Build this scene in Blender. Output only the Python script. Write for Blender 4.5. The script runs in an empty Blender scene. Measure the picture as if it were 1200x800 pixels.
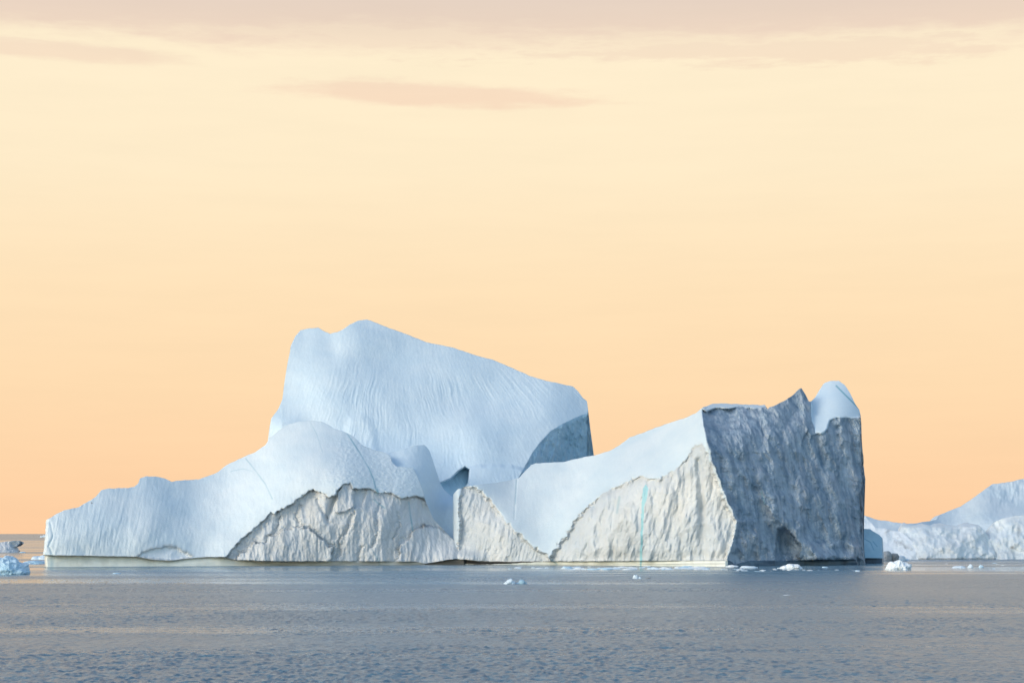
import bpy, bmesh, math, random
import numpy as np
from mathutils import Vector

# ------------------------------------------------------------------ camera, sky, sun, exposure
scene = bpy.context.scene
EXPOSURE = 0.85
F = 2239.0            # focal length in photograph pixels (1200 wide)
CAMH = 12.0           # eye height above the sea, metres
HOR = 625.0           # horizon row in the photograph
cam_d = bpy.data.cameras.new('camera'); cam = bpy.data.objects.new('camera', cam_d)
scene.collection.objects.link(cam); scene.camera = cam
cam.location = (0, 0, CAMH); cam.rotation_euler = (math.radians(90), 0, 0)
cam_d.sensor_width = 36; cam_d.lens = 36 * F / 1200.0
cam_d.shift_y = (HOR - 400) / 1200.0
cam_d.clip_start = 1; cam_d.clip_end = 200000

SUN_EL, SUN_AZ = math.radians(20), math.radians(231)   # azimuth clockwise from +Y: from the left, a little behind the viewer
sun_dir = Vector((math.sin(SUN_AZ) * math.cos(SUN_EL), math.cos(SUN_AZ) * math.cos(SUN_EL), math.sin(SUN_EL)))
sd = bpy.data.lights.new('sun', 'SUN'); sd.energy = 0.52; sd.angle = math.radians(20); sd.color = (1.0, 0.95, 0.88)
sun = bpy.data.objects.new('sun', sd); scene.collection.objects.link(sun)
sun.rotation_euler = (-sun_dir).to_track_quat('-Z', 'Y').to_euler()

world = bpy.data.worlds.new('World'); scene.world = world; world.use_nodes = True
wn, wl_ = world.node_tree.nodes, world.node_tree.links
wn.clear()
def N(nodes, t, **k):
    n = nodes.new(t)
    for a, b in k.items(): setattr(n, a, b)
    return n
def wmath(op, a, b=None, clamp=False):
    n = N(wn, 'ShaderNodeMath', operation=op, use_clamp=clamp)
    for i, v in enumerate((a, b)):
        if v is None: continue
        if isinstance(v, (int, float)): n.inputs[i].default_value = v
        else: wl_.new(v, n.inputs[i])
    return n.outputs[0]
def wramp(fac, stops, mode='LINEAR'):
    r = N(wn, 'ShaderNodeValToRGB'); r.color_ramp.interpolation = mode
    e = r.color_ramp.elements
    while len(e) < len(stops): e.new(0.5)
    for q, (p, c) in zip(e, stops): q.position = p; q.color = (*c, 1)
    wl_.new(fac, r.inputs[0]); return r.outputs[0]
def wmix(fac, a, b, bt='MIX'):
    m = N(wn, 'ShaderNodeMix', data_type='RGBA', blend_type=bt)
    for i, v in ((0, fac), (6, a), (7, b)):
        if isinstance(v, (int, float)): m.inputs[i].default_value = v
        elif isinstance(v, tuple): m.inputs[i].default_value = (*v, 1)
        else: wl_.new(v, m.inputs[i])
    return m.outputs[2]
def wsmooth(v, a, b):
    m = N(wn, 'ShaderNodeMapRange', interpolation_type='SMOOTHSTEP')
    m.inputs[1].default_value = a; m.inputs[2].default_value = b
    wl_.new(v, m.inputs[0]); return m.outputs[0]
tc = N(wn, 'ShaderNodeTexCoord'); sep = N(wn, 'ShaderNodeSeparateXYZ'); wl_.new(tc.outputs['Generated'], sep.inputs[0])
dx, dy, dz = sep.outputs
sky = N(wn, 'ShaderNodeTexSky', sky_type='NISHITA', sun_disc=False, sun_elevation=SUN_EL, sun_rotation=SUN_AZ)
sky.air_density = 1.0; sky.dust_density = 1.0; sky.ozone_density = 1.5
elev = wmath('ARCSINE', dz)                       # radians
az = wmath('ARCTAN2', dx, dy)                     # 0 straight ahead, positive to the right
def lin(r, g, b):
    return tuple(((c / 255 + 0.055) / 1.055) ** 2.4 for c in (r, g, b))
DEG = math.pi / 180
glow = wramp(wmath('DIVIDE', elev, 40 * DEG, True), [
    (0.0, lin(254, 206, 162)), (0.045, lin(255, 213, 169)), (0.11, lin(255, 221, 178)), (0.18, lin(255, 227, 187)), (0.27, lin(255, 236, 202)),
    (0.36, lin(255, 239, 208)), (0.415, lin(234, 212, 198)), (0.47, lin(184, 196, 212)), (0.56, lin(150, 180, 212)), (1.0, lin(138, 174, 214))])
# thin cloud bands, drawn in azimuth / elevation so they are at infinity
cvec = N(wn, 'ShaderNodeCombineXYZ')
wl_.new(wmath('MULTIPLY', az, 9.0), cvec.inputs[0]); wl_.new(wmath('MULTIPLY', elev, 75.0), cvec.inputs[1])
cn = N(wn, 'ShaderNodeTexNoise'); cn.inputs['Scale'].default_value = 1.0; cn.inputs['Detail'].default_value = 7; cn.inputs['Roughness'].default_value = 0.62
wl_.new(cvec.outputs[0], cn.inputs['Vector'])
noise = wmath('SUBTRACT', cn.outputs[0], 0.5)
cvec2 = N(wn, 'ShaderNodeCombineXYZ')
wl_.new(wmath('MULTIPLY', az, 45.0), cvec2.inputs[0]); wl_.new(wmath('MULTIPLY', elev, 210.0), cvec2.inputs[1])
cn2 = N(wn, 'ShaderNodeTexNoise'); cn2.inputs['Scale'].default_value = 1.0; cn2.inputs['Detail'].default_value = 6; cn2.inputs['Roughness'].default_value = 0.6
wl_.new(cvec2.outputs[0], cn2.inputs['Vector'])
noise2 = wmath('SUBTRACT', cn2.outputs[0], 0.5)
nsum = wmath('ADD', wmath('MULTIPLY', noise, 1.0), wmath('MULTIPLY', noise2, 0.55))
def px_el(y): return math.atan((HOR - y) / F)
def px_az(x): return math.atan((x - 600) / F)
edge = wmath('ADD', elev, wmath('MULTIPLY', nsum, 0.030))
deck = wsmooth(edge, px_el(72), px_el(26))
def streak(cx, cy, rx, ry, strength, warp=1.0):
    a = wmath('DIVIDE', wmath('SUBTRACT', az, px_az(cx)), rx / F)
    tilt = wmath('MULTIPLY', wmath('SUBTRACT', az, px_az(cx)), -0.018)
    b = wmath('DIVIDE', wmath('SUBTRACT', wmath('SUBTRACT', elev, px_el(cy)), tilt), ry / F)
    d = wmath('SQRT', wmath('ADD', wmath('MULTIPLY', a, a), wmath('MULTIPLY', b, b)))
    d = wmath('ADD', d, wmath('MULTIPLY', nsum, warp * 1.5))
    return wmath('MULTIPLY', wsmooth(d, 1.15, 0.45), strength)
s1 = streak(520, 112, 205, 15, 0.75)
s2 = streak(60, 75, 160, 12, 0.62)
s3 = streak(940, 66, 420, 15, 0.55, 2.2)
s4 = streak(430, 45, 210, 19, 0.6, 1.6)
deck = wmath('MULTIPLY', deck, wmath('SUBTRACT', 1.0, wsmooth(elev, 25 * DEG, 50 * DEG)))
cl = wmath('MAXIMUM', wmath('MAXIMUM', deck, s1), wmath('MAXIMUM', wmath('MAXIMUM', s2, s3), s4))
cloudcol = wramp(wmath('DIVIDE', elev, 30 * DEG, True), [(0.33, lin(253, 214, 184)), (0.43, lin(246, 213, 188)), (0.54, lin(222, 206, 194)), (0.9, lin(150, 160, 180))])
vis = wmath('MULTIPLY', cl, 0.82)
front = wmix(vis, glow, cloudcol)
# faint large mottling of the veil
mv = N(wn, 'ShaderNodeMapRange'); mv.inputs[1].default_value = -0.3; mv.inputs[2].default_value = 0.3; mv.inputs[3].default_value = 0.975; mv.inputs[4].default_value = 1.02
wl_.new(noise, mv.inputs[0])
front = wmix(1.0, front, mv.outputs[0], 'MULTIPLY')
# clear blue Nishita sky overhead and behind the viewer, warm veil towards the horizon ahead
nish = wmix(1.0, sky.outputs[0], (0.134, 0.140, 0.138), 'MULTIPLY')
ahead = wsmooth(wmath('DIVIDE', dy, wmath('MAXIMUM', wmath('SQRT', wmath('ADD', wmath('MULTIPLY', dx, dx), wmath('MULTIPLY', dy, dy))), 0.0001)), -0.1, 0.85)
low = wsmooth(elev, 45 * DEG, 26 * DEG)
fac = wmath('MULTIPLY', ahead, low)
front = wmix(1.0, front, (2 ** -EXPOSURE,) * 3, 'MULTIPLY')      # the picture is exposed a little up
skycol = wmix(fac, nish, front)
BG_STRENGTH = 0.1
up = wmix(1.0, skycol, (10.0, 10.0, 10.0), 'MULTIPLY')
bg = N(wn, 'ShaderNodeBackground'); bg.inputs[1].default_value = BG_STRENGTH
wl_.new(up, bg.inputs[0])
wo = N(wn, 'ShaderNodeOutputWorld'); wl_.new(bg.outputs[0], wo.inputs[0])
vs = scene.view_settings
vs.view_transform = 'Standard'; vs.look = 'None'; vs.exposure = EXPOSURE; vs.gamma = 1.0; vs.use_curve_mapping = False
scene.render.resolution_x, scene.render.resolution_y = 1024, 682

# ------------------------------------------------------------------ numpy noise
rs = np.random.RandomState(7)
PERM = rs.permutation(1024).astype(np.int64)
RND = rs.rand(1024, 4)
def _h(ix, iy, iz=0, s=0):
    return PERM[(PERM[(PERM[(ix + 37 * s) & 1023] + iy) & 1023] + iz) & 1023]
GR = rs.randn(1024, 3); GR /= np.linalg.norm(GR, axis=1)[:, None]
def perlin(x, y, z, s=0):
    x = x + 311.7; y = y + 173.3; z = z + 97.1
    ix, iy, iz = np.floor(x).astype(np.int64), np.floor(y).astype(np.int64), np.floor(z).astype(np.int64)
    fx, fy, fz = x - ix, y - iy, z - iz
    u, v, w = [t * t * t * (t * (t * 6 - 15) + 10) for t in (fx, fy, fz)]
    def g(a, b, c):
        G = GR[_h(ix + a, iy + b, iz + c, s)]
        return G[..., 0] * (fx - a) + G[..., 1] * (fy - b) + G[..., 2] * (fz - c)
    def l(a, b, t): return a + (b - a) * t
    return 1.6 * l(l(l(g(0,0,0), g(1,0,0), u), l(g(0,1,0), g(1,1,0), u), v), l(l(g(0,0,1), g(1,0,1), u), l(g(0,1,1), g(1,1,1), u), v), w)
def fbm(x, y, z, o=4, s=0, r=0.5):
    t = 0; a = 1.0
    for i in range(o):
        t = t + a * perlin(x, y, z, s + i); x = x * 2.03; y = y * 2.03; z = z * 2.03; a *= r
    return t
def ridged(x, y, z, o=4, s=0, r=0.5):
    t = 0; a = 1.0
    for i in range(o):
        t = t + a * (1 - 2 * np.abs(perlin(x, y, z, s + i))); x = x * 2.1; y = y * 2.1; z = z * 2.1; a *= r
    return t
def facets(x, y, s=0, tilt=0.5, k=0.5, hh=0.3, concave=True):
    """planar chips: per-cell tilted planes, merged with max (hollows with sharp ribs) or min"""
    x = x + 211.3; y = y + 131.9
    ix, iy = np.floor(x).astype(np.int64), np.floor(y).astype(np.int64)
    best = None
    for a in (-2, -1, 0, 1, 2):
        for b in (-2, -1, 0, 1, 2):
            R = RND[_h(ix + a, iy + b, 5, s)]; R2 = RND[_h(ix + a, iy + b, 9, s)]
            px_ = x - (ix + a + R[..., 0]); py_ = y - (iy + b + R[..., 1])
            h = hh * (R[..., 2] - 0.5) + tilt * ((R2[..., 0] - 0.5) * px_ + (R2[..., 1] - 0.5) * py_)
            q = k * (px_ ** 2 + py_ ** 2)
            v = h - q if concave else h + q
            best = v if best is None else (np.maximum(best, v) if concave else np.minimum(best, v))
    return best
def smooth(a, b, x):
    t = np.clip((x - a) / (b - a), 0, 1); return t * t * (3 - 2 * t)
def poly_sd(poly, X, Y):
    """signed distance (px) to polygon, negative inside"""
    P = np.array(poly, float); n = len(P)
    d = np.full(X.shape, 1e9); ins = np.zeros(X.shape, bool)
    for i in range(n):
        a = P[i]; b = P[(i + 1) % n]; e = b - a
        wx, wy = X - a[0], Y - a[1]
        t = np.clip((wx * e[0] + wy * e[1]) / max(e @ e, 1e-9), 0, 1)
        d = np.minimum(d, (wx - t * e[0]) ** 2 + (wy - t * e[1]) ** 2)
        c = ((a[1] > Y) != (b[1] > Y)) & (X < (b[0] - a[0]) * (Y - a[1]) / ((b[1] - a[1]) if b[1] != a[1] else 1e-9) + a[0])
        ins ^= c
    d = np.sqrt(d); return np.where(ins, -d, d)
def line_d(line, X, Y):
    P = np.array(line, float); d = np.full(X.shape, 1e9)
    for a, b in zip(P[:-1], P[1:]):
        e = b - a; wx, wy = X - a[0], Y - a[1]
        t = np.clip((wx * e[0] + wy * e[1]) / (e @ e), 0, 1)
        d = np.minimum(d, (wx - t * e[0]) ** 2 + (wy - t * e[1]) ** 2)
    return np.sqrt(d)
def tps(pts, X, Y, sm=0.02):
    P = np.array(pts, float); c = P[:, :2] / 100.0; v = P[:, 2]; n = len(P)
    def U(r2): return 0.5 * r2 * np.log(r2 + 1e-12)
    K = U(((c[:, None] - c[None]) ** 2).sum(-1)) + sm * np.eye(n)
    A = np.zeros((n + 3, n + 3)); A[:n, :n] = K; A[:n, n] = 1; A[:n, n + 1:] = c; A[n:, :n] = A[:n, n:].T
    w = np.linalg.solve(A, np.concatenate([v, np.zeros(3)]))
    x = X / 100.0; y = Y / 100.0
    out = w[n] + w[n + 1] * x + w[n + 2] * y
    for i in range(n): out = out + w[i] * U((x - c[i, 0]) ** 2 + (y - c[i, 1]) ** 2)
    return out
def pl(pts):
    P = np.array(pts, float); return lambda q: np.interp(q, P[:, 0], P[:, 1])
def blur1(a, n):
    k = np.hanning(n + 2)[1:-1]; k /= k.sum(); return np.convolve(np.pad(a, n // 2, mode='edge'), k, 'valid')[:len(a)]

# ------------------------------------------------------------------ materials
def new_mat(name):
    m = bpy.data.materials.new(name); m.use_nodes = True; m.node_tree.nodes.clear(); return m
class NT:
    def __init__(s, m): s.n = m.node_tree.nodes; s.l = m.node_tree.links
    def a(s, t, ins=None, **k):
        n = s.n.new(t)
        for q, v in k.items(): setattr(n, q, v)
        for q, v in (ins or {}).items():
            i = n.inputs[q]
            if hasattr(v, 'is_output') or isinstance(v, bpy.types.NodeSocket): s.l.new(v, i)
            else: i.default_value = v
        return n
    def mix(s, f, a, b, bt='MIX'):
        f_ = lambda v: (*v, 1) if isinstance(v, tuple) and len(v) == 3 else v
        return s.a('ShaderNodeMix', {0: f, 6: f_(a), 7: f_(b)}, data_type='RGBA', blend_type=bt).outputs[2]
    def rng(s, v, a, b, c=0.0, d=1.0): return s.a('ShaderNodeMapRange', {0: v, 1: a, 2: b, 3: c, 4: d}).outputs[0]
    def noise(s, vec, sc, det=4, ro=0.55): return s.a('ShaderNodeTexNoise', {'Vector': vec, 'Scale': sc, 'Detail': det, 'Roughness': ro}).outputs[0]
    def mapp(s, vec, sc): return s.a('ShaderNodeMapping', {'Vector': vec, 'Scale': sc}).outputs[0]
def ice_mat(name, c1, c2, rough=0.6, bump=0.3, bscale=(1, 1, 1), fine=2.0, stain=None, stain_amt=0.0, vein=(0.10, 0.34, 0.42), spec=0.3, bdist=0.25):
    m = new_mat(name); t = NT(m)
    co = t.a('ShaderNodeTexCoord').outputs['Object']
    big = t.noise(t.mapp(co, (0.05, 0.05, 0.05)), 1.0, 5, 0.6)
    sm = t.noise(t.mapp(co, bscale), fine, 6, 0.65)
    col = t.mix(t.rng(big, 0.35, 0.65), c1, c2)
    col = t.mix(t.rng(sm, 0.3, 0.7, 0.0, 0.35), col, tuple(0.82 * q for q in c1))
    if stain:
        st = t.noise(t.mapp(co, (0.22, 0.22, 0.06)), 1.0, 6, 0.6)
        col = t.mix(t.rng(st, 0.45, 0.72, 0.0, stain_amt), col, stain)
    vn = t.a('ShaderNodeAttribute', attribute_name='vein').outputs['Fac']
    col = t.mix(vn, col, vein)
    du = t.a('ShaderNodeAttribute', attribute_name='dirt').outputs['Fac']  # staining, plus shade painted under lips and along slab edges
    col = t.mix(du, col, (0.20, 0.185, 0.155))
    b = t.a('ShaderNodeBump', {'Strength': bump, 'Distance': bdist, 'Height': sm})
    p = t.a('ShaderNodeBsdfPrincipled', {'Base Color': col, 'Roughness': rough, 'Normal': b.outputs[0], 'IOR': 1.31, 'Specular IOR Level': spec})
    o = t.a('ShaderNodeOutputMaterial', {0: p.outputs[0]}); return m
M = {}
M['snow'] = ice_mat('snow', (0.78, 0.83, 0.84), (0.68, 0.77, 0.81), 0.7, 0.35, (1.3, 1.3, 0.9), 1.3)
M['wing_snow'] = ice_mat('wind_packed_snow', (0.68, 0.74, 0.765), (0.58, 0.675, 0.725), 0.7, 0.35, (1.3, 1.3, 0.9), 1.3)  # copy of snow, colour darkened to tone down the light on the wing
M['snow_rear'] = ice_mat('snow_rear', (0.70, 0.79, 0.84), (0.61, 0.73, 0.81), 0.7, 0.3, (1.2, 1.2, 0.5), 1.2)
M['cliff'] = ice_mat('grey_ice', (0.68, 0.69, 0.69), (0.58, 0.61, 0.63), 0.6, 0.5, (1.0, 1.0, 0.35), 1.1, (0.48, 0.46, 0.42), 0.45)
M['tan_cliff'] = ice_mat('cream_ice', (0.70, 0.705, 0.69), (0.53, 0.57, 0.59), 0.6, 0.5, (1.0, 1.0, 0.35), 1.1, (0.50, 0.48, 0.43), 0.4)
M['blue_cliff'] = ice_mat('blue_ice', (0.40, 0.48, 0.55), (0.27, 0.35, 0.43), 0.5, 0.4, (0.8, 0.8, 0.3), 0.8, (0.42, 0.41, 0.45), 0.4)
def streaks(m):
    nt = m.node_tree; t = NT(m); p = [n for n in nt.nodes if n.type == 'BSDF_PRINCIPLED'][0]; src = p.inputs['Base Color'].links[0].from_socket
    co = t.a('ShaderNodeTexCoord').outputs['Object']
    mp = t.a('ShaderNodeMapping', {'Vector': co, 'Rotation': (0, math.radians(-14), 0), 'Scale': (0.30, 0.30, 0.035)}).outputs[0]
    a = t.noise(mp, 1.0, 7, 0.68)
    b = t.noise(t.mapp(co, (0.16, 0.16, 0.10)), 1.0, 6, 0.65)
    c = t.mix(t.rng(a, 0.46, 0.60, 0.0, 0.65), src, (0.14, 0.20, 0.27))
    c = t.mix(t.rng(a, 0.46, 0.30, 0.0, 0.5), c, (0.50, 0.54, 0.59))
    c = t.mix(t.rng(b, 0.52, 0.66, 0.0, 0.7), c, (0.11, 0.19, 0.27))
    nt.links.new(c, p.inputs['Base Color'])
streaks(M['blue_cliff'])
M['notch'] = ice_mat('wave_polished_ice', (0.86, 0.86, 0.77), (0.80, 0.81, 0.72), 0.35, 0.15, (0.1, 0.1, 5.0), 1.0, (0.36, 0.36, 0.29), 0.4, spec=0.5)
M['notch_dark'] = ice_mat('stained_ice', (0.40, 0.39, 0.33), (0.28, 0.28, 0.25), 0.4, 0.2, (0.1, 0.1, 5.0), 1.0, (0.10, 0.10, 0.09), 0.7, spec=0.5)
M['notch_blue'] = ice_mat('wet_blue_ice', (0.10, 0.17, 0.24), (0.05, 0.09, 0.14), 0.3, 0.2, (0.3, 0.3, 3.0), 1.0, (0.02, 0.03, 0.05), 0.7, spec=0.5)  # wet ice, colour also darkened for the shade under the overhangs
M['cave'] = ice_mat('hollow_dark_ice', (0.035, 0.035, 0.035), (0.02, 0.02, 0.02), 0.6, 0.2, (0.3, 0.3, 3.0), 1.0, spec=0.1)  # near-black colour paints the shade inside the waterline hollows
M['white'] = ice_mat('fresh_white_ice', (0.88, 0.90, 0.90), (0.82, 0.86, 0.88), 0.6, 0.4, (2, 2, 2), 1.0)
M['lumpy'] = ice_mat('weathered_ice', (0.86, 0.86, 0.83), (0.70, 0.77, 0.80), 0.6, 0.5, (1, 1, 1), 0.6, (0.56, 0.54, 0.48), 0.4)
M['vein'] = ice_mat('clear_blue_ice', (0.42, 0.66, 0.68), (0.30, 0.54, 0.58), 0.25, 0.2, (1, 1, 0.3), 1.0)
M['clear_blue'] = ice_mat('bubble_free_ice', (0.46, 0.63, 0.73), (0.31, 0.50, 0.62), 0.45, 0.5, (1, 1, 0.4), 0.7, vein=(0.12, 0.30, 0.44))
M['floe'] = ice_mat('floe_ice', (0.80, 0.86, 0.90), (0.66, 0.78, 0.86), 0.5, 0.4, (2, 2, 2), 1.5)
M['dirty'] = ice_mat('dirty_ice', (0.58, 0.60, 0.60), (0.22, 0.23, 0.22), 0.6, 0.5, (1, 1, 1), 1.0, (0.08, 0.085, 0.08), 0.8)

# ------------------------------------------------------------------ object helpers
COL = scene.collection
def mesh_obj(name, verts, faces, mats, parent=None, attrs=None, matidx=None, smooth_=True):
    me = bpy.data.meshes.new(name); me.from_pydata([tuple(v) for v in verts] if not isinstance(verts, np.ndarray) else verts.tolist(), [], faces if isinstance(faces, list) else faces.tolist())
    for m in (mats if isinstance(mats, list) else [mats]): me.materials.append(m)
    me.polygons.foreach_set('use_smooth', np.full(len(me.polygons), smooth_))
    if matidx is not None: me.polygons.foreach_set('material_index', matidx)
    for k, v in (attrs or {}).items():
        a = me.attributes.new(k, 'FLOAT', 'POINT'); a.data.foreach_set('value', np.asarray(v, dtype=np.float32))
    me.update()
    o = bpy.data.objects.new(name, me); COL.objects.link(o)
    if parent: o.parent = parent
    return o
def tag(o, label=None, cat=None, group=None, kind=None):
    if label: o['label'] = label
    if cat: o['category'] = cat
    if group: o['group'] = group
    if kind: o['kind'] = kind
    return o
def empty(name, label, cat, loc, group=None):
    o = bpy.data.objects.new(name, None); COL.objects.link(o); o.location = loc
    o.empty_display_size = 5
    return tag(o, label, cat, group)
def wdist(wl): return CAMH * F / (wl - HOR)
def to_xyz(px, py, Y): return (px - 600) / F * Y, Y, CAMH - (py - HOR) / F * Y

def relief(px0, px1, top, bottom, depth, parent, regions, back=30, nrow=180, step=0.9, endL=0.0, endR=0.0, rl=6.0, rr=6.0, body='ice_body', bodymat='snow', seed=0, topjit=0.5, attrs=None, pad=9, warp=None):
    """A closed body of ice: the near side is a dense sheet of real depths, the far side falls behind the crest to the sea.
    regions(PX,PY,X,Y,Z) -> int array; names/materials in parent list."""
    nc = int((px1 - px0) / step)
    u = np.linspace(0, 1, nc)
    # crowd the columns towards both ends where the surface turns away
    u = u - 0.6 * np.sin(2 * np.pi * u) / (2 * np.pi) * (1 if (endL or endR) else 0) * 0.0
    px = px0 + (px1 - px0) * u
    if endL: px = np.concatenate([px0 + rl * (1 - np.cos(np.linspace(0, np.pi / 2, 22)))[:-1] , px[px > px0 + rl]])
    if endR: px = np.concatenate([px[px < px1 - rr], (px1 - rr + rr * np.sin(np.linspace(0, np.pi / 2, 22)))])
    nc = len(px)
    tp = top(px); tp = tp + topjit * (fbm(px * 0.12, px * 0 + seed, px * 0, 4, seed)) 
    bt = bottom(px) + pad
    tp = np.minimum(tp, bt - pad - 0.5)
    v = np.linspace(0, 1, nrow)
    PX = np.repeat(px[:, None], nrow, 1); PY = bt[:, None] + (tp - bt)[:, None] * v[None]
    Y = depth(PX, PY)
    if endL:
        e = np.clip((PX - px0) / rl, 0, 1); Y = Y + endL * (1 - np.sqrt(np.clip(1 - (1 - e) ** 2, 0, 1)))
    if endR:
        e = np.clip((px1 - PX) / rr, 0, 1); Y = Y + endR * (1 - np.sqrt(np.clip(1 - (1 - e) ** 2, 0, 1)))
    WX = PX + (warp(PX, PY) if warp else 0)
    X, Yw, Z = to_xyz(WX, PY, Y)
    front = np.stack([X, Y, Z], -1)                      # nc, nrow, 3
    # back
    nb = 36; t = np.linspace(0, 1, nb + 1)[1:]
    cr = front[:, -1]                                    # crest
    low = front[:, 0]
    W = back * (0.75 + 0.35 * perlin(px * 0.02, px * 0, px * 0 + seed, seed))
    W = np.minimum(W, 6 + 3.0 * np.minimum(px - px0 + 2, px1 - px + 2) * 0.33 + 0.2 * back)
    B = np.zeros((nc, nb, 3))
    zend = low[:, 2]
    B[..., 0] = cr[:, 0:1] + 0 * t
    B[..., 1] = cr[:, 1:2] + W[:, None] * (t ** 0.75)[None]
    B[..., 2] = zend[:, None] + (cr[:, 2] - zend)[:, None] * (1 - t ** 1.8)[None]
    nz = fbm(B[..., 0] * 0.06, B[..., 2] * 0.06, B[..., 1] * 0.06, 5, seed + 9) * (t * (1.5 - t))[None]
    B[..., 1] += 5 * nz * min(1.0, back / 30)
    allp = np.concatenate([front, B], 1); R_ = nrow + nb
    idx = np.arange(nc * R_).reshape(nc, R_)
    q = np.stack([idx[:-1, :-1], idx[1:, :-1], idx[1:, 1:], idx[:-1, 1:]], -1)      # nc-1, R_-1, 4
    reg = np.zeros((nc - 1, R_ - 1), int)
    cpx = 0.25 * (PX[:-1, :-1] + PX[1:, :-1] + PX[1:, 1:] + PX[:-1, 1:]); cpy = 0.25 * (PY[:-1, :-1] + PY[1:, :-1] + PY[1:, 1:] + PY[:-1, 1:])
    rf = regions(cpx, cpy)
    reg[:, :nrow - 1] = rf
    at = {}
    for k, fn in (attrs or {}).items():
        a = np.zeros((nc, R_)); a[:, :nrow] = fn(PX, PY); at[k] = a.ravel()
    V = allp.reshape(-1, 3); org = np.array(parent.location)
    objs = {}
    for rid, (nm, mt, lab) in REG.items():
        m = reg == rid
        if not m.any(): continue
        f = q[m]
        extra = []
        if rid == REG_BODY:
            for c, rev in ((0, False), (nc - 1, True)):
                loop = idx[c].tolist(); extra.append(loop if rev else loop[::-1])
            extra.append([int(i) for i in np.concatenate([idx[:, 0], idx[::-1, -1]])][::-1])
        used = np.unique(np.concatenate([f.ravel()] + [np.array(e) for e in extra]) if extra else f.ravel())
        mp = np.full(len(V), -1); mp[used] = np.arange(len(used))
        faces = mp[f].tolist() + [[int(mp[i]) for i in e] for e in extra]
        o = mesh_obj(nm, V[used] - org, faces, M[mt], parent, {k: a[used] for k, a in at.items()})
        if lab: o['label'] = lab
        objs[rid] = o
    return objs
REG = {}; REG_BODY = 0
def none_reg(PX, PY): return np.zeros(PX.shape, int)

# shared displacement recipes (metres of depth)
def cliff_detail(PX, PY, amp=1.0, s=0, slant=0.0):
    x = PX * 0.33 + slant * PY * 0.33; z = PY * 0.33
    w = fbm(x * 0.05, z * 0.02, x * 0, 3, s) * 2.2
    flute = ridged((x + w) * 0.22, z * 0.03, x * 0 + 3, 4, s + 1, 0.6)
    fac = facets((x + w) * 0.20 + 0.04 * z, z * 0.055, s + 2, 2.0, 0.42, 0.9)
    fac2 = facets((x + 0.2 * z + w) * 0.55, z * 0.13, s + 3, 2.0, 0.42, 0.9, False)
    fac3 = facets((x - 0.15 * z) * 1.2, z * 0.34, s + 6, 2.0, 0.42, 0.9)
    fine = fbm(x * 0.9, z * 0.4, x * 0, 4, s + 4, 0.65)
    return amp * (-0.35 * flute + 1.5 * fac + 0.85 * fac2 + 0.42 * fac3 + 0.28 * fine)
def snow_detail(PX, PY, amp=1.0, s=0):
    x = PX * 0.33; z = PY * 0.33
    return amp * (0.9 * fbm(x * 0.05, z * 0.05, x * 0, 4, s) + 0.07 * fbm(x * 0.7, z * 0.35, x * 0, 3, s + 5))

# waterline and its distance along the main berg
WL = pl([(40, 664), (150, 663.3), (270, 662.5), (400, 662), (540, 661.2), (650, 661.5), (760, 662.6), (850, 663.5), (930, 662.2), (1013, 660.9), (1040, 660.6)])
_bq = np.arange(-60, 1400, 1.0); _bb = blur1(wdist(WL(_bq)), 91)
def BASE(px): return np.interp(px, _bq, _bb)
main = empty('iceberg', 'huge pale blue iceberg with snowy rear peak, grey calved cliffs and a shaded right tower', 'iceberg', (0, 760, 0))

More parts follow.
